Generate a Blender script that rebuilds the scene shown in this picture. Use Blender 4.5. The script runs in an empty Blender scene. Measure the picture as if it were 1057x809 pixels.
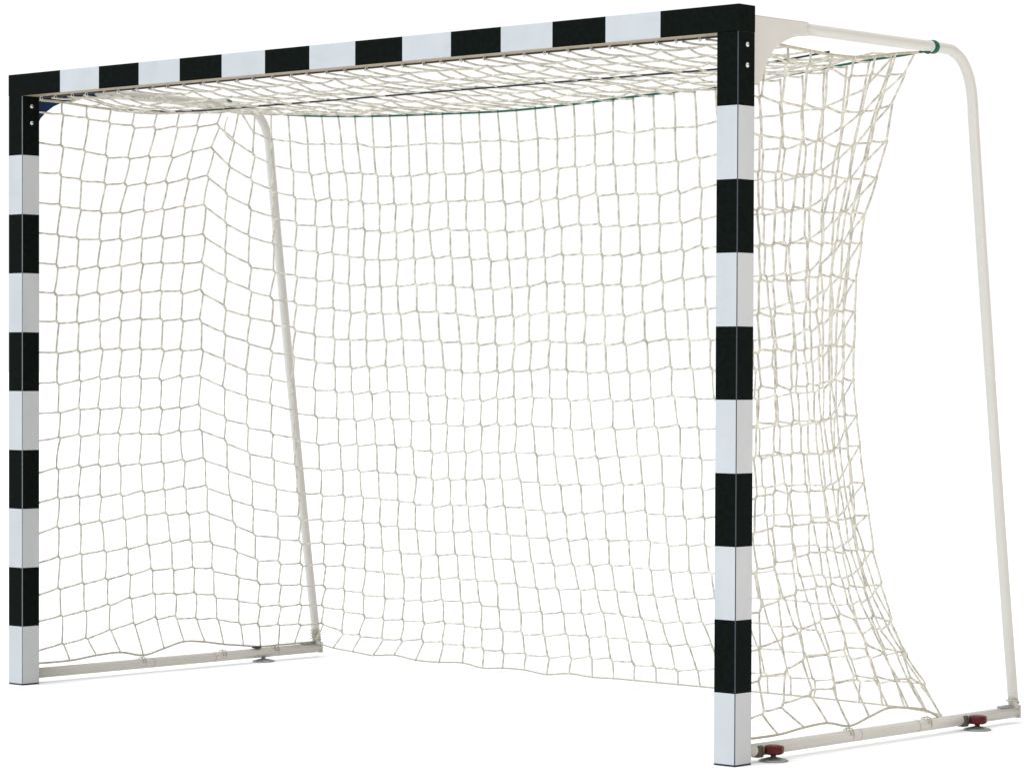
import bpy, bmesh, math, random
from mathutils import Vector, Matrix
random.seed(7)
S = bpy.context.scene
COL = S.collection

# ------------------------------------------------------------------ materials
def new_mat(name):
    m = bpy.data.materials.new(name); m.use_nodes = True
    return m, m.node_tree.nodes, m.node_tree.links, m.node_tree.nodes['Principled BSDF']

def mat(name, col, rough=.5, spec=.5, metal=0, var=.08, scale=40, bump=0, stretch=(1, 1, 1), rvar=.1, scuff=False):
    m, n, l, b = new_mat(name)
    tc = n.new('ShaderNodeTexCoord'); mp = n.new('ShaderNodeMapping')
    mp.inputs['Scale'].default_value = stretch
    nz = n.new('ShaderNodeTexNoise'); nz.inputs['Scale'].default_value = scale; nz.inputs['Detail'].default_value = 5
    l.new(tc.outputs['Object'], mp.inputs['Vector']); l.new(mp.outputs[0], nz.inputs['Vector'])
    cr = n.new('ShaderNodeMapRange'); cr.inputs[1].default_value = .3; cr.inputs[2].default_value = .7
    cr.inputs[3].default_value = 1 - var; cr.inputs[4].default_value = 1 + var
    l.new(nz.outputs['Fac'], cr.inputs[0])
    mx = n.new('ShaderNodeVectorMath'); mx.operation = 'SCALE'; mx.inputs[0].default_value = col
    if scuff:      # faint ball marks and rubbed patches
        n2 = n.new('ShaderNodeTexNoise'); n2.inputs['Scale'].default_value = 11; n2.inputs['Detail'].default_value = 8; n2.inputs['Distortion'].default_value = 1.2
        mp2 = n.new('ShaderNodeMapping'); mp2.inputs['Scale'].default_value = (.6, 1, 1.6)
        l.new(tc.outputs['Object'], mp2.inputs[0]); l.new(mp2.outputs[0], n2.inputs['Vector'])
        m2 = n.new('ShaderNodeMapRange'); m2.inputs[1].default_value = .56; m2.inputs[2].default_value = .72; m2.inputs[3].default_value = 1; m2.inputs[4].default_value = .955
        l.new(n2.outputs['Fac'], m2.inputs[0])
        mu = n.new('ShaderNodeMath'); mu.operation = 'MULTIPLY'; l.new(cr.outputs[0], mu.inputs[0]); l.new(m2.outputs[0], mu.inputs[1]); cr = mu
    l.new(cr.outputs[0], mx.inputs['Scale']); l.new(mx.outputs[0], b.inputs['Base Color'])
    rr = n.new('ShaderNodeMapRange'); rr.inputs[1].default_value = .3; rr.inputs[2].default_value = .7
    rr.inputs[3].default_value = max(.05, rough - rvar); rr.inputs[4].default_value = min(1, rough + rvar)
    l.new(nz.outputs['Fac'], rr.inputs[0]); l.new(rr.outputs[0], b.inputs['Roughness'])
    b.inputs['Specular IOR Level'].default_value = spec; b.inputs['Metallic'].default_value = metal
    if bump:
        bp = n.new('ShaderNodeBump'); bp.inputs['Strength'].default_value = bump; bp.inputs['Distance'].default_value = .002
        l.new(nz.outputs['Fac'], bp.inputs['Height']); l.new(bp.outputs[0], b.inputs['Normal'])
    return m

M = {}
M['white'] = mat('white_stripe_foil', (.475, .475, .475), .42, .3, scuff=True, var=.045, scale=9, bump=.05, stretch=(1, 1, .5))
M['black'] = mat('black_stripe_foil', (.0035, .0052, .0040), .45, .02, var=.35, scale=60, bump=.06)
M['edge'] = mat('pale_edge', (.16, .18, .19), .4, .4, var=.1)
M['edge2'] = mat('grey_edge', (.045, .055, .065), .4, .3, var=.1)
M['tie'] = mat('white_tie', (.6, .6, .58), .5, .3)
M['alu'] = mat('tan_underside', (.30, .235, .155), .5, .2, var=.12, scale=25, stretch=(.3, 4, 4))
M['channel'] = mat('dark_channel', (.05, .04, .03), .6, .3)
M['tube'] = mat('cream_enamel', (.555, .525, .475), .32, .5, var=.015, scale=9, rvar=.04)
M['seam'] = mat('tube_seam', (.30, .27, .23), .5, .3)
M['navy'] = mat('navy_paint', (.003, .022, .07), .5, .15, var=.15)
M['cord'] = mat('braided_cord', (.56, .52, .44), .9, .1, var=.32, scale=45, bump=.5)
M['rope'] = mat('edge_rope', (.45, .40, .31), .9, .1, var=.2, scale=120, bump=.5)
M['green'] = mat('green_plastic', (.003, .085, .05), .4, .2, var=.25, scale=80)
M['cable'] = mat('black_cable', (.012, .012, .012), .5, .3)
M['steel'] = mat('zinc_steel', (.30, .31, .29), .45, .5, metal=.7, var=.1, scale=60)
M['dark'] = mat('dark_rubber', (.02, .025, .03), .6, .3)
M['red'] = mat('red_plastic', (.085, .006, .006), .4, .2, var=.25, scale=60)
M['olive'] = mat('olive_clamp', (.075, .068, .04), .5, .3)
M['bolt'] = mat('bright_bolt', (.75, .76, .75), .3, .5, metal=.6)
M['floor'] = mat('white_studio_floor', (.95, .95, .95), .85, .0, var=.004, scale=2)

# ------------------------------------------------------------------ helpers
def link(name, bm, mats, parent=None, smooth=False):
    me = bpy.data.meshes.new(name); bm.normal_update(); bm.to_mesh(me); bm.free()
    for m in (mats if isinstance(mats, (list, tuple)) else [mats]): me.materials.append(m)
    if smooth:
        for p in me.polygons: p.use_smooth = True
    o = bpy.data.objects.new(name, me); COL.objects.link(o)
    if parent: o.parent = parent
    return o

def tube(bm, pts, r, n=8, caps=True, ry=None):
    """sweep a round section along pts (parallel transport); r may be a list"""
    pts = [Vector(p) for p in pts]; k = len(pts)
    rs = r if isinstance(r, (list, tuple)) else [r] * k
    t0 = (pts[1] - pts[0]).normalized()
    a = Vector((0, 0, 1)) if abs(t0.z) < .9 else Vector((1, 0, 0))
    u = t0.cross(a).normalized(); prev = t0; rings = []
    for i, p in enumerate(pts):
        if i == 0: t = t0
        elif i == k - 1: t = (pts[i] - pts[i - 1]).normalized()
        else: t = (pts[i + 1] - pts[i - 1]).normalized()
        q = prev.rotation_difference(t); u = (q @ u).normalized(); prev = t
        v = t.cross(u).normalized()
        rings.append([bm.verts.new(p + (u * math.cos(2 * math.pi * j / n) + v * math.sin(2 * math.pi * j / n)) * rs[i]) for j in range(n)])
    for i in range(k - 1):
        for j in range(n):
            bm.faces.new((rings[i][j], rings[i][(j + 1) % n], rings[i + 1][(j + 1) % n], rings[i + 1][j]))
    if caps:
        bm.faces.new(rings[0][::-1]); bm.faces.new(rings[-1])

def box(bm, x0, x1, y0, y1, z0, z1, bev=0):
    r = bmesh.ops.create_cube(bm, size=1, matrix=Matrix.Translation(((x0 + x1) / 2, (y0 + y1) / 2, (z0 + z1) / 2)) @ Matrix.Diagonal((x1 - x0, y1 - y0, z1 - z0, 1)))
    if bev:
        es = list({e for v in r['verts'] for e in v.link_edges})
        bmesh.ops.bevel(bm, geom=es, offset=bev, segments=2, profile=.5, affect='EDGES')

def lathe(bm, prof, c, axis='Z', n=32):
    rings = []
    for r, h in prof:
        ring = []
        for j in range(n):
            a = 2 * math.pi * j / n; x, y = r * math.cos(a), r * math.sin(a)
            p = {'Z': (x, y, h), 'X': (h, x, y), 'Y': (x, h, y)}[axis]
            ring.append(bm.verts.new((c[0] + p[0], c[1] + p[1], c[2] + p[2])))
        rings.append(ring)
    for i in range(len(rings) - 1):
        for j in range(n):
            bm.faces.new((rings[i][j], rings[i][(j + 1) % n], rings[i + 1][(j + 1) % n], rings[i + 1][j]))
    bm.faces.new(rings[0][::-1]); bm.faces.new(rings[-1])
    bmesh.ops.recalc_face_normals(bm, faces=bm.faces)

def crom(P, sub=10):
    P = [Vector(p) for p in P]; out = []
    for i in range(len(P) - 1):
        p0 = P[i - 1] if i else P[0] * 2 - P[1]
        p3 = P[i + 2] if i + 2 < len(P) else P[-1] * 2 - P[-2]
        p1, p2 = P[i], P[i + 1]
        for k in range(sub):
            t = k / sub
            out.append(.5 * ((2 * p1) + (p2 - p0) * t + (2 * p0 - 5 * p1 + 4 * p2 - p3) * t * t + (3 * p1 - p0 - 3 * p2 + p3) * t ** 3))
    out.append(P[-1]); return out

def lerp(a, b, t): return a + (b - a) * t
def sm(t): t = max(0, min(1, t)); return t * t * (3 - 2 * t)
def interp(x, xs, ys):
    if x <= xs[0]: return ys[0]
    for i in range(len(xs) - 1):
        if x <= xs[i + 1]: return lerp(ys[i], ys[i + 1], (x - xs[i]) / (xs[i + 1] - xs[i]))
    return ys[-1]

# ------------------------------------------------------------------ setting
bm = bmesh.new()
bmesh.ops.create_grid(bm, x_segments=8, y_segments=8, size=400)
floor = link('floor', bm, M['floor']); floor['kind'] = 'structure'

# ------------------------------------------------------------------ the goal
goal = bpy.data.objects.new('handball_goal', None); COL.objects.link(goal)
goal['label'] = 'indoor handball goal with black and white striped posts, crossbar and a beige net'
goal['category'] = 'goal'

W = .074          # profile width
XI, XO = 1.5, 1.574

def striped(name, axis, lo, hi, bounds, sec, first_black, edge=None, under=False, lo_x=0):
    """rounded square profile along an axis; one loop at each stripe boundary"""
    b = .0022
    (a0, a1), (c0, c1) = sec
    prof = []
    for (ca, cc, st) in ((a1 - b, c1 - b, 0), (a0 + b, c1 - b, 90), (a0 + b, c0 + b, 180), (a1 - b, c0 + b, 270)):
        for k in range(4):
            an = math.radians(st + 30 * k)
            prof.append((ca + b * math.cos(an), cc + b * math.sin(an)))
    bm = bmesh.new(); cuts = [lo] + bounds + [hi]; black = first_black
    n = len(prof); rings = []
    for h in cuts:
        ring = []
        for a, c in prof:
            ring.append(bm.verts.new((a, c, h) if axis == 'Z' else (h, a, c)))
        rings.append(ring)
    for i in range(len(cuts) - 1):
        for j in range(n):
            f = bm.faces.new((rings[i][j], rings[i][(j + 1) % n], rings[i + 1][(j + 1) % n], rings[i + 1][j]))
            f.material_index = 0 if black else 1
            corner = j // 4; isb = (j % 4) != 3
            f.smooth = isb
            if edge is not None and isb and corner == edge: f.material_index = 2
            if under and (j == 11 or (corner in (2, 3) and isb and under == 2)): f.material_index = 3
        black = not black
    bm.faces.new(rings[0][::-1]); bm.faces.new(rings[-1])
    bmesh.ops.recalc_face_normals(bm, faces=bm.faces)
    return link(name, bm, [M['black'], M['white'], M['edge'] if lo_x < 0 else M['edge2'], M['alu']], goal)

def bolt_part(parent, x, y, z, d):
    bm = bmesh.new()
    lathe(bm, [(.0068, 0), (.0068, .0012), (.0062, .002)], (x, y, z), 'X', 20)
    lathe(bm, [(.0042, .002), (.0042, .0045), (.0030, .0055)], (x, y, z), 'X', 6)
    if d < 0:
        for v in bm.verts: v.co.x = 2 * x - v.co.x
    bmesh.ops.recalc_face_normals(bm, faces=bm.faces)
    o = link('bolt', bm, M['bolt'], parent)
    bm = bmesh.new()
    lathe(bm, [(.0028, .0050), (.0028, .0060)], (x, y, z), 'X', 6)
    if d < 0:
        for v in bm.verts: v.co.x = 2 * x - v.co.x
    bmesh.ops.recalc_face_normals(bm, faces=bm.faces)
    link('socket', bm, M['dark'], o)

zb = [.2 * k for k in range(1, 10)]
for sx in (-1, 1):
    x0, x1 = (XI, XO) if sx > 0 else (-XO, -XI)
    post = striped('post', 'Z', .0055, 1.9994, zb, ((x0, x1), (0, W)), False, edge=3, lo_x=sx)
    post['label'] = 'left post, set farther back in the view' if sx < 0 else 'right post, nearest to the viewer'
    bm = bmesh.new(); box(bm, x0 + .0004, x1 - .0004, .0004, W - .0004, 0.0005, .0056, .001)
    link('end_cap', bm, M['dark'], post)
    for z in (1.966, 1.910): bolt_part(post, XO if sx > 0 else -XI, .040, z, 1)

xb = [-1.3 + .2 * k for k in range(14)]
bar = striped('crossbar', 'X', -XO, XO, xb, ((0, W), (2.0, 2.074)), True, under=1)
bm = bmesh.new(); box(bm, -1.498, 1.498, .064, .0725, 1.9955, 1.9997, .001)
link('net_channel', bm, M['channel'], bar)

# ---- side frames: gusset bracket, bent tube, base bar
for sx in (-1, 1):
    X = 1.54 * sx
    # bent tube: top rail, bend, splayed rear upright
    rail = [(X, .34, 2.036), (X, .7, 2.036), (X, 1.03, 2.036)]
    bend = [(X, 1.075, 2.031), (X, 1.115, 2.014), (X, 1.146, 1.985), (X, 1.168, 1.945), (X, 1.181, 1.895)]
    up = [(X, 1.192, 1.80), (X, 1.243, 1.40), (X, 1.309, .90), (X, 1.375, .42), (X, 1.430, .045)]
    bm = bmesh.new()
    tube(bm, crom(rail + bend + up, 6), .0162, 24)
    side = link('side_frame', bm, M['tube'], goal, True)
    side['label'] = 'bent cream tube of the ' + ('right' if sx > 0 else 'left') + ' side'
    # collar of green tape with a white tie next to it
    bm = bmesh.new()
    tube(bm, [(X, .962 + .0035 * k, 2.036) for k in range(7)], [.0180, .0200, .0205, .0198, .0205, .0196, .0180], 24)
    tube(bm, [(X + .004, .955, 2.020), (X + .002, .944, 2.0165), (X, .930, 2.0175)], [.004, .0042, .003], 8)
    link('tape_collar', bm, M['green'], side, True)
    bm = bmesh.new()
    tube(bm, [(X, .950, 2.036), (X, .956, 2.036)], .0185, 24)
    link('cable_tie', bm, M['tie'], side, True)
    # gusset bracket
    P = [(.0745, 2.054), (.20, 2.054), (.345, 2.055), (.352, 2.051), (.352, 2.020), (.345, 2.0165), (.318, 2.015),
         (.285, 2.009), (.255, 2.000), (.223, 1.986), (.193, 1.967), (.169, 1.943), (.151, 1.914), (.139, 1.884), (.128, 1.868), (.0745, 1.862)]
    if sx < 0:
        P = P[:6] + [(.318, 2.013), (.275, 2.008), (.235, 2.000), (.195, 1.990), (.160, 1.975), (.130, 1.955), (.105, 1.932), (.088, 1.905), (.0745, 1.880)]
    bm = bmesh.new(); th = .0125
    A = [bm.verts.new((X - th, y, z)) for y, z in P]; B = [bm.verts.new((X + th, y, z)) for y, z in P]
    bm.faces.new(A); bm.faces.new(B[::-1])
    for i in range(len(P)): bm.faces.new((A[i], B[i], B[(i + 1) % len(P)], A[(i + 1) % len(P)]))
    bmesh.ops.recalc_face_normals(bm, faces=bm.faces)
    es = [e for e in bm.edges if len(e.link_faces) == 2 and e.calc_face_angle(0) > 1.2]
    bmesh.ops.bevel(bm, geom=es, offset=.004, segments=3, affect='EDGES')
    g = link('corner_bracket', bm, M['tube'] if sx > 0 else M['navy'], goal)
    g['label'] = 'cream corner bracket of the right side' if sx > 0 else 'navy blue corner bracket of the left side'
    # base bar
    bm = bmesh.new()
    tube(bm, [(X, .0745, .033), (X, .5, .033), (X, .9, .033), (X, 1.436, .033)], .0178, 24)
    base = link('base_bar', bm, M['tube'], goal, True)
    base['label'] = 'cream ground tube of the ' + ('right' if sx > 0 else 'left') + ' side'
    for y in (.613, .905):
        bm = bmesh.new(); tube(bm, [(X, y, .033), (X, y + .002, .033)], .0182, 24)
        link('tube_seam', bm, M['seam'], base, True)
    bm = bmesh.new(); box(bm, X - .019, X + .019, 1.4365, 1.4445, .014, .054, .002)
    link('end_plate', bm, M['tube'], base)
    bm = bmesh.new(); box(bm, X - .010, X + .010, 1.350, 1.405, .0495, .0565, .002)
    link('clip', bm, M['steel'], base)
    # lashing cord round the foot of the upright
    bm = bmesh.new(); pts = []
    for k in range(45 if sx < 0 else 12):
        a = k * 2 * math.pi / 11; z = .062 + .0009 * k
        pts.append((X + .0190 * math.cos(a), 1.4265 - (z - .045) * .138 + .0190 * math.sin(a), z))
    tube(bm, pts, .0026, 6); link('lashing', bm, M['rope'], side, True)
    # ground anchors: steel disc, red grip knob, dark clamp block
    for y in ((.178, 1.185) if sx > 0 else (1.15,)):
        ax = X + (.030 if sx > 0 else .006)
        bm = bmesh.new()
        lathe(bm, [(.041, .0005), (.042, .003), (.036, .006), (.018, .010), (.008, .012), (.007, .024)], (ax, y, 0))
        an = link('ground_anchor', bm, M['steel'], goal, True)
        bm = bmesh.new()
        if sx > 0:
            n = 48; rings = []
            for r, h in ((.019, .019), (.0255, .021), (.0285, .025), (.0285, .038), (.026, .043), (.017, .045)):
                rings.append([bm.verts.new((ax + (r * (1 + .045 * math.cos(8 * 2 * math.pi * j / n))) * math.cos(2 * math.pi * j / n),
                                            y + (r * (1 + .045 * math.cos(8 * 2 * math.pi * j / n))) * math.sin(2 * math.pi * j / n), h)) for j in range(n)])
            for i in range(len(rings) - 1):
                for j in range(n): bm.faces.new((rings[i][j], rings[i][(j + 1) % n], rings[i + 1][(j + 1) % n], rings[i + 1][j]))
            bm.faces.new(rings[0][::-1]); bm.faces.new(rings[-1])
            link('knob', bm, M['red'], an, True)
            bm = bmesh.new(); box(bm, X - .012, X + .020, y - .028 - .026, y - .026, .012, .046, .006)
            link('clamp', bm, M['olive'], an)
        else:
            lathe(bm, [(.016, .052), (.018, .053), (.018, .056), (.009, .058)], (X, y - .03, 0))
            link('clamp', bm, M['dark'], an, True)
    
# ------------------------------------------------------------------ the net
N, NR = 52, 20           # columns across left side + back + right side, rows top to bottom
POST = [2.000, 1.951, 1.847, 1.744, 1.642, 1.539, 1.436, 1.337, 1.237, 1.131, 1.025, .922, .829, .719, .616, .510, .410, .300, .210, .110, .062, .055]
KNEE = [2.012, 1.948, 1.860, 1.761, 1.656, 1.552, 1.459, 1.356, 1.256, 1.152, 1.052, .945, .855, .752, .652, .555, .452, .356, .264, .176, .076, .055]
CENT = [1.937, 1.736, 1.640, 1.545, 1.451, 1.357, 1.262, 1.167, 1.075, .982, .889, .796, .702, .609, .518, .430, .346, .261, .180, .100, .036]
BASEZ = [.064, .066, .076, .079, .062, .080, .098, .090, .076]
BASEY = [.080, .240, .360, .470, .575, .672, .767, .868, .958, 1.055, 1.14, 1.23, 1.315, 1.415]
ZC = [.03, .154, .32, .47, .64, .84, 1.03, 1.34, 1.547, 1.715, 1.877, 2.01]
YC = [.958, .925, .87, .822, .785, .757, .746, .750, .771, .803, .861, .923]
DC = [0, .01, .045, .078, .095, .105, .112, .107, .096, .073, .053, .029]
ZY = [.02, .094, .15, .3, .5, 1.0, 1.6, 1.93]
YY = [1.28, 1.22, 1.185, 1.13, 1.09, 1.02, .96, .93]
GX = [-1.51, -1.466, -1.163, -.918, -.681, -.451, -.14, .14, .446, .761, .95, 1.135, 1.325, 1.466, 1.51]
GZ = [2.020, 2.016, 1.979, 1.961, 1.950, 1.944, 1.937, 1.942, 1.954, 1.964, 1.977, 1.992, 2.008, 2.016, 2.020]
SIDEY = [.080, .190, .287, .383, .479, .575, .670, .765, .860]
TOPZ = [1.990, 1.991, 1.985, 1.981, 1.978, 1.980, 1.990, 2.006, 2.018]

def half(i, j, right=False):
    """left half, i = 0..26"""
    zc = KNEE[j]; dc = interp(zc, ZC, DC); yc = interp(zc, ZC, YC)
    xc = -1.54 + dc
    if i <= 8:
        t = i / 8
        if j < 20:
            y = lerp(.078, yc, t) + .01 * math.sin(math.pi * t)
            x = lerp(-1.518, xc, t ** 1.7)
        else:
            y = BASEY[i]; x = -1.54
        z = lerp(POST[j], KNEE[j], t if j < 15 else min(1, t * 1.6) ** .8)
        s = math.sin(math.pi * t)
        z += s * interp(j, [0, 2, 4, 8, 12, 19], [0, -.034, -.022, 0, .008, .012])
        if j == 0: z = TOPZ[i]
        if j == 20: z = BASEZ[i]
        return Vector((x, y, z))
    zb_ = CENT[j]; Yb = interp(zb_, ZY, YY)
    # free hanging curve from the corner to the middle, equal steps along it
    span = .42
    pts = []
    for k in range(101):
        x = lerp(xc, 0, k / 100)
        pts.append(Vector((x, lerp(yc, Yb, sm((x - xc) / span) ** .8), 0)))
    L = [0]
    for k in range(100): L.append(L[-1] + (pts[k + 1] - pts[k]).length)
    s = L[-1] * (i - 8) / 18
    k = max(q for q in range(101) if L[q] <= s + 1e-9); k = min(k, 99)
    p = pts[k].lerp(pts[k + 1], (s - L[k]) / max(1e-9, L[k + 1] - L[k]))
    z = lerp(KNEE[j], zb_, interp(i, [8, 9, 10, 11, 12, 13, 15, 18, 22], [0, .27, .50, .65, .76, .84, .90, .955, 1]))
    if j == 0: z = interp(p.x, GX, GZ)
    q = Vector((p.x, p.y, z))
    if j > 10:
        # the hem is dragged back (and towards the left) to the ground tubes
        w = ((j - 10) / 10) ** (4.2 if right else 2.6)
        if right:
            b = Vector((-interp(i, [8, 9, 10, 11, 12, 13, 26], [1.54, 1.53, 1.46, 1.37, 1.27, 1.17, -.05]),
                        interp(i, [8, 9, 10, 11, 12, 13, 16, 20], [.958, 1.06, 1.15, 1.20, 1.235, 1.255, 1.28, 1.285]), .04))
        else:
            b = Vector((interp(i, [8, 13, 20, 26], [-1.54, -1.54, -.67, -.05]),
                        interp(i, [8, 9, 10, 11, 12, 13, 15, 18, 22], BASEY[8:14] + [1.37, 1.32, 1.285]), .038 + .006 * math.sin(i * 2.3)))
        if i <= 13 and not right: b.z = .056
        z = b.z if j == 20 else q.z
        if not right and 8 < i <= 13: z = lerp(q.z, max(q.z, b.z + .075 * (20 - j)), w)
        q = q.lerp(b, w); q.z = z
    return q

G = {}
for j in range(NR + 1):
    wob = [random.gauss(0, 1) for _ in range(N + 1)]
    for i in range(N + 1):
        if i <= 26: p = half(i, j)
        else:
            p = half(N - i, j, True); p.x = -p.x
        if 0 < i < N and 0 < j < NR and j < 20:
            ns = .0022 if i < N - 9 else .0036
            if j >= 17 and i > 13: ns *= 1.3
            p = p + Vector((random.gauss(0, ns), random.gauss(0, ns), random.gauss(0, ns * .9)))
            # slow swell so the mesh is not a ruled sheet
            p.y += .010 * math.sin(i * .55 + j * .31) * (1 if 8 < i < N - 8 else 0)
            p.x += .006 * math.sin(j * .7 + i * .4)
            p.z += .006 * math.sin(i * .9 + j * .5)
        G[i, j] = p
# keep column 0 and N on the posts
CR = .0033   # cord radius

def knotdir(i, j):
    """half the offset between incoming and outgoing cords at a knot"""
    if i in (0, N) or j in (0, NR): return Vector((0, 0, 0))
    a = (G[i + 1, j] - G[i - 1, j]).normalized()
    s = .0045
    return a * s * (.7 + .6 * random.random()) + Vector((0, 0, -.0048 * random.uniform(.5, 1.4)))
K = {k: knotdir(*k) for k in G}

def cord(bm, a, b, bow, r=CR, n=6, sub=5):
    pts = []
    L = (b - a).length
    for k in range(sub + 1):
        t = k / sub
        pts.append(a.lerp(b, t) + bow * L * 4 * t * (1 - t))
    rr = [r * (1 + random.uniform(-.08, .08)) for _ in pts]
    tube(bm, pts, rr, n, caps=False)

def scurve(bm, a, b, h, r=CR):
    """horizontal cord: leaves one knot level, hangs and climbs to the next"""
    pts = []
    L = (b - a).length
    for k in range(7):
        t = k / 6
        p = a.lerp(b, t)
        p.z += -L * h * 4 * t * (1 - t) + L * .010 * math.sin(2 * math.pi * t) * (1 if h > 0 else -1)
        pts.append(p)
    tube(bm, pts, [r * (1 + random.uniform(-.08, .08)) for _ in pts], 6, caps=False)

def knot(bm, p, k):
    d = k if k.length > 1e-4 else Vector((.003, 0, 0))
    e = d.normalized()
    tube(bm, [p - d - e * .002, p - d * .5, p, p + d * .5, p + d + e * .002], [.0022, .0043, .0048, .0043, .0022], 6)

# one more row of mesh squeezed in under the rope, only along the back
EX = {}
for i in range(N + 1):
    g = G[i, 0].z - G[i, 1].z
    EX[i] = (G[i, 0].lerp(G[i, 1], .5) + Vector((random.gauss(0, .003), 0, random.gauss(0, .003)))) if (g > .115 and 9 < i < N - 9) else None

def panel(name, i0, i1, label):
    bm = bmesh.new()
    side = name == 'side_net'
    for j in range(NR + 1):
        for i in range(i0, i1 + 1):
            onside = i <= 8 or i >= N - 8
            p = G[i, j]; k = K[i, j]
            if 0 < i < N and not (j == NR and onside) and not (name == 'back_net' and i in (8, N - 8)): knot(bm, p, k)
            if i < i1 and not (j == 0):
                q, kq = G[i + 1, j], K[i + 1, j]
                if j < NR:
                    scurve(bm, p + k, q - kq, random.uniform(-.005, .022))
            if name == 'back_net' and i in (8, N - 8): continue
            if name == 'back_net' and j == 0:
                e = EX[i]
                if e is not None:
                    knot(bm, e, Vector((.004, 0, .001)))
                    cord(bm, p, e, Vector((random.gauss(0, .014), 0, 0))); cord(bm, e, G[i, 1] - K[i, 1], Vector((random.gauss(0, .014), 0, 0)))
                a_ = e if e is not None else G[i, 0]; b_ = EX[i + 1] if EX[i + 1] is not None else G[i + 1, 0]
                if e is not None or EX[i + 1] is not None: scurve(bm, a_, b_, .01)
                if e is not None: continue
            if j < NR and 0 < i < N:
                q, kq = G[i, j + 1], K[i, j + 1]
                bow = Vector((random.gauss(0, .014), random.gauss(0, .014), 0))
                cord(bm, p + k, q - kq, bow)
    o = link(name, bm, M['cord'], goal, True)
    if label: o['label'] = label
    return o

panel('side_net', 0, 8, 'left side panel of the net, seen from inside')
panel('side_net', N - 8, N, 'right side panel of the net, seen from outside')
panel('back_net', 8, N - 8, None)

# roof panel
C_ = N - 16; RB = 8
Rf = {}
for a in range(C_ + 1):
    i = 8 + a; back = G[i, 0]
    for b in range(RB + 1):
        t = b / RB
        xf = lerp(-1.5, 1.5, a / C_)
        x = lerp(xf, back.x, t); y = lerp(.058, back.y, t)
        zi = lerp(1.992, 1.964, sm(t * 2)) if t < .5 else lerp(1.964, back.z, (t - .5) * 2)
        if 0 < t < 1: zi -= .006 * abs(math.sin(2 * math.pi * t))
        mism_l = G[b, 0].z - (1.97 if t < .9 else back.z)
        dl = min(a, C_ - a)
        z = zi + (mism_l * math.exp(-dl / 2.0) if 0 < b < RB else 0)
        if dl == 0 and 0 < b < RB:
            e = G[b, 0]; x, y, z = (e.x if a == 0 else -e.x), e.y, e.z
        p = Vector((x, y, z))
        if 0 < b < RB and 0 < a < C_:
            p += Vector((random.gauss(0, .005), random.gauss(0, .005), random.gauss(0, .003)))
            p.x += .012 * (1 if b % 2 else -1)          # diamond pull of the stretched roof
            p.y += .010 * (1 if a % 2 else -1)
        if b == RB: p = back.copy()
        Rf[a, b] = p
bm = bmesh.new()
for a in range(C_ + 1):
    for b in range(RB + 1):
        p = Rf[a, b]
        if 0 < b < RB and 0 < a < C_: knot(bm, p, Vector((.005, .002, 0)))
        if b < RB and 0 < a < C_: cord(bm, p, Rf[a, b + 1], Vector((random.gauss(0, .02), 0, random.uniform(-.05, 0))))
        if a < C_ and 0 < b < RB: cord(bm, p, Rf[a + 1, b], Vector((0, random.gauss(0, .02), random.uniform(-.06, 0))))
link('roof_net', bm, M['cord'], goal, True)

# edge ropes
def rope(name, pts, r, m, label=None, sub=6, n=8):
    bm = bmesh.new(); tube(bm, crom(pts, sub), r, n)
    o = link(name, bm, m, goal, True)
    if label: o['label'] = label
    return o
for sx in (0, 1):
    ii = range(0, 9) if sx == 0 else range(N, N - 9, -1)
    s = -1 if sx == 0 else 1
    w = 'left' if sx == 0 else 'right'
    tp = [G[i, 0].copy() for i in ii]
    tp[0] = Vector((s * 1.518, .0745, 1.992))
    tp.append(Vector((s * 1.532, .955, 2.022)))
    rope('edge_rope', tp, .0042, M['rope'], 'rope along the top of the ' + w + ' side net')
    bp_ = [Vector((s * 1.54, .0745, .066))] + [G[i, 20].copy() for i in list(ii)[1:]]
    jj = range(9, 14) if sx == 0 else range(N - 9, N - 11, -1)
    bp_ += [G[i, 20].copy() for i in jj]
    rope('edge_rope', bp_, .0036, M['rope'], 'rope lashing the ' + w + ' side net to the ground tube')
    rope('edge_rope', [Vector((s * 1.520, .0775, z)) for z in POST[:21]], .003, M['rope'], 'rope down the back of the ' + w + ' post')
    # ties holding the bottom rope to the tube
    for y in ((.575, .958, 1.22) if sx == 0 else (.575, .965)):
        bm = bmesh.new(); pts = []
        for k in range(17):
            an = k * 2 * math.pi / 11
            pts.append((s * 1.54 + .0190 * math.cos(an), y + .0012 * k - .015, .037 + .0195 * math.sin(an)))
        tube(bm, pts, .0018, 6); link('net_tie', bm, M['rope'], goal, True)
rope('edge_rope', [G[i, 20].copy() for i in range(13, N - 8)], .0028, M['rope'], 'rope along the bottom of the back net', 3)
rope('green_rope', [Vector((-1.53, .94, 2.022))] + [Vector((x, .926, z - .003)) for x, z in zip(GX[1:-1], GZ[1:-1])] + [Vector((1.53, .94, 2.022))], .0038, M['green'],
     'green rope between roof and back of the net', 5)
cx = [-1.525 + 3.05 * k / 16 for k in range(17)]
rope('support_cable', [Vector((x, .48, 1.984 - .024 * math.sin(math.pi * min(1, (1.525 - abs(x)) * 2.2) / 2))) for x in cx], .0030, M['cable'], 'black cable under the middle of the roof net', 4)

# hooks clipping the roof net to the crossbar
hb = bmesh.new()
pts = [(0, .060 + .0055 * math.cos(a), 1.9945 + .0055 * math.sin(a)) for a in [math.radians(d) for d in range(20, 361, 34)]]
tube(hb, pts, .0015, 6)
proto = link('net_hook', hb, M['tie'], bar, True)
for a in range(C_ + 1):
    x = lerp(-1.48, 1.48, a / C_)
    o = proto if a == 0 else proto.copy()
    if a: COL.objects.link(o); o.parent = bar
    o.location = (x + random.uniform(-.01, .01), 0, 0); o.rotation_euler = (0, 0, 0)
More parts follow.
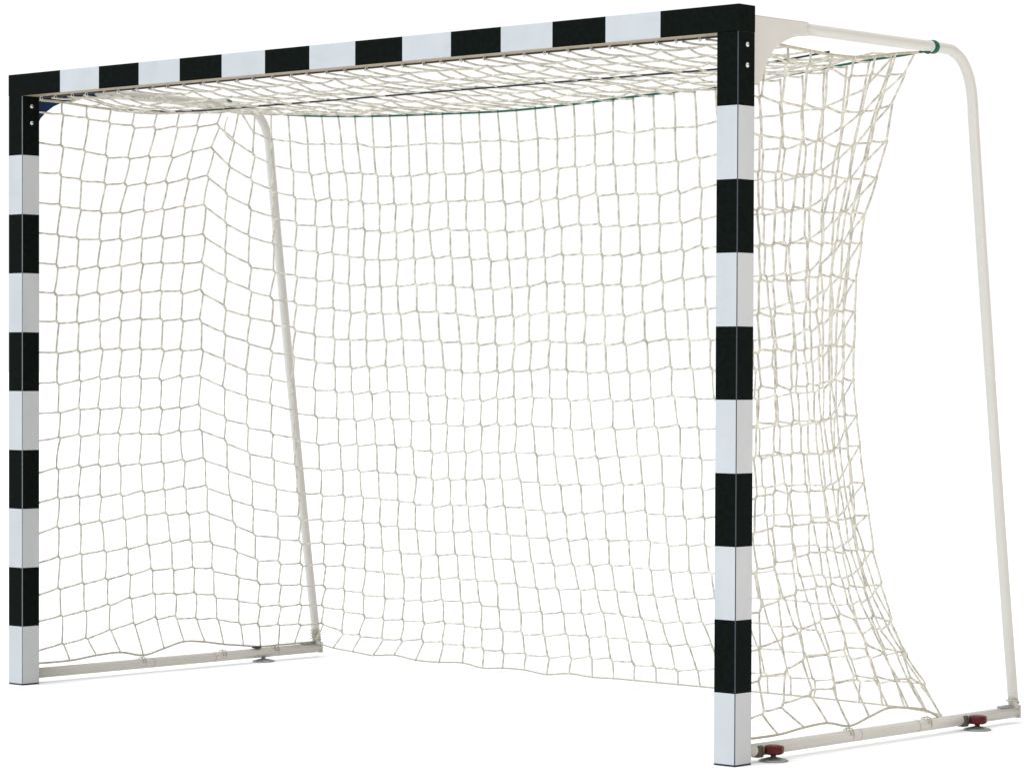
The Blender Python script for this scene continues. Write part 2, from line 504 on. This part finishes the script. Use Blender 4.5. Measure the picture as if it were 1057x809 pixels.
# loose cord end hanging near the left upper corner
bm = bmesh.new()
tube(bm, crom([(-1.475, .915, 1.985), (-1.478, .905, 1.955), (-1.472, .90, 1.925), (-1.455, .905, 1.905), (-1.44, .91, 1.893)], 4), .0021, 6)
link('loose_cord', bm, M['cord'], goal, True)

# ------------------------------------------------------------------ camera
Rr = [[0.740276211840314, 0.6722938667339268, 0.0034766270003927205], [-0.016826542748303724, 0.013357945400424088, 0.9997691897402214], [-0.6720922538182494, 0.7401638481083932, -0.02120095070701651]]
cam = bpy.data.cameras.new('camera'); co = bpy.data.objects.new('camera', cam); COL.objects.link(co)
r, u, f = [Vector(v) for v in Rr]
mw = Matrix((( r.x, u.x, -f.x, 6.70811), (r.y, u.y, -f.y, -6.54288), (r.z, u.z, -f.z, 1.08603), (0, 0, 0, 1)))
co.matrix_world = mw
cam.sensor_width = 36; cam.sensor_fit = 'HORIZONTAL'
cam.lens = 3150.677 / 1057 * 36
cam.shift_x = -(533.188 - 528.5) / 1057; cam.shift_y = (446.107 - 404.5) / 1057
cam.clip_start = .1; cam.clip_end = 2000
S.camera = co

# ------------------------------------------------------------------ light
wd = bpy.data.worlds.new('World'); S.world = wd; wd.use_nodes = True
n, l = wd.node_tree.nodes, wd.node_tree.links
bg = n['Background']
tc = n.new('ShaderNodeTexCoord'); sep = n.new('ShaderNodeSeparateXYZ'); l.new(tc.outputs['Generated'], sep.inputs[0])
# invented world gradient: white behind the goal, dimmed elsewhere to darken post sides
dot = n.new('ShaderNodeVectorMath'); dot.operation = 'DOT_PRODUCT'; dot.inputs[1].default_value = (-.67, .74, 0)
l.new(tc.outputs['Generated'], dot.inputs[0])
ramp = n.new('ShaderNodeValToRGB'); e = ramp.color_ramp.elements
e[0].position = .42; e[0].color = (.22, .195, .165, 1)
e[1].position = .80; e[1].color = (1.03, 1.03, 1.03, 1)
mr = n.new('ShaderNodeMapRange'); mr.inputs[1].default_value = -1; mr.inputs[2].default_value = 1
l.new(dot.outputs['Value'], mr.inputs[0]); l.new(mr.outputs[0], ramp.inputs[0])
# bright overhead
mz = n.new('ShaderNodeMapRange'); mz.inputs[1].default_value = .45; mz.inputs[2].default_value = .95
mz.inputs[3].default_value = 0; mz.inputs[4].default_value = 1
l.new(sep.outputs['Z'], mz.inputs[0])
mix = n.new('ShaderNodeMix'); mix.data_type = 'RGBA'; mix.inputs[7].default_value = (1.5, 1.5, 1.5, 1)
l.new(mz.outputs[0], mix.inputs[0]); l.new(ramp.outputs[0], mix.inputs[6]); l.new(mix.outputs[2], bg.inputs[0])
bg.inputs[1].default_value = 1.0

sun = bpy.data.lights.new('key_light', 'SUN'); so = bpy.data.objects.new('key_light', sun); COL.objects.link(so)
sun.energy = 2.6; sun.angle = math.radians(68); sun.color = (.72, .87, 1)
d = Vector((-.33, -.8, .55)); so.rotation_euler = d.to_track_quat('Z', 'Y').to_euler()
ar = bpy.data.lights.new('added_side_fill', 'AREA'); ao = bpy.data.objects.new('added_side_fill', ar); COL.objects.link(ao)  # fill lamp added out of view to brighten the right post
ar.shape = 'SQUARE'; ar.size = 1.6; ar.energy = 30; ar.color = (1, .93, .86)
ao.location = (4.6, -.3, 1.7); ao.rotation_euler = (Vector((4.6, -.3, 1.7)) - Vector((1.57, .5, 1.0))).to_track_quat('Z', 'Y').to_euler()

S.view_settings.view_transform = 'Standard'; S.view_settings.look = 'None'
S.view_settings.exposure = 0; S.view_settings.gamma = 1
S.cycles.max_bounces = 6
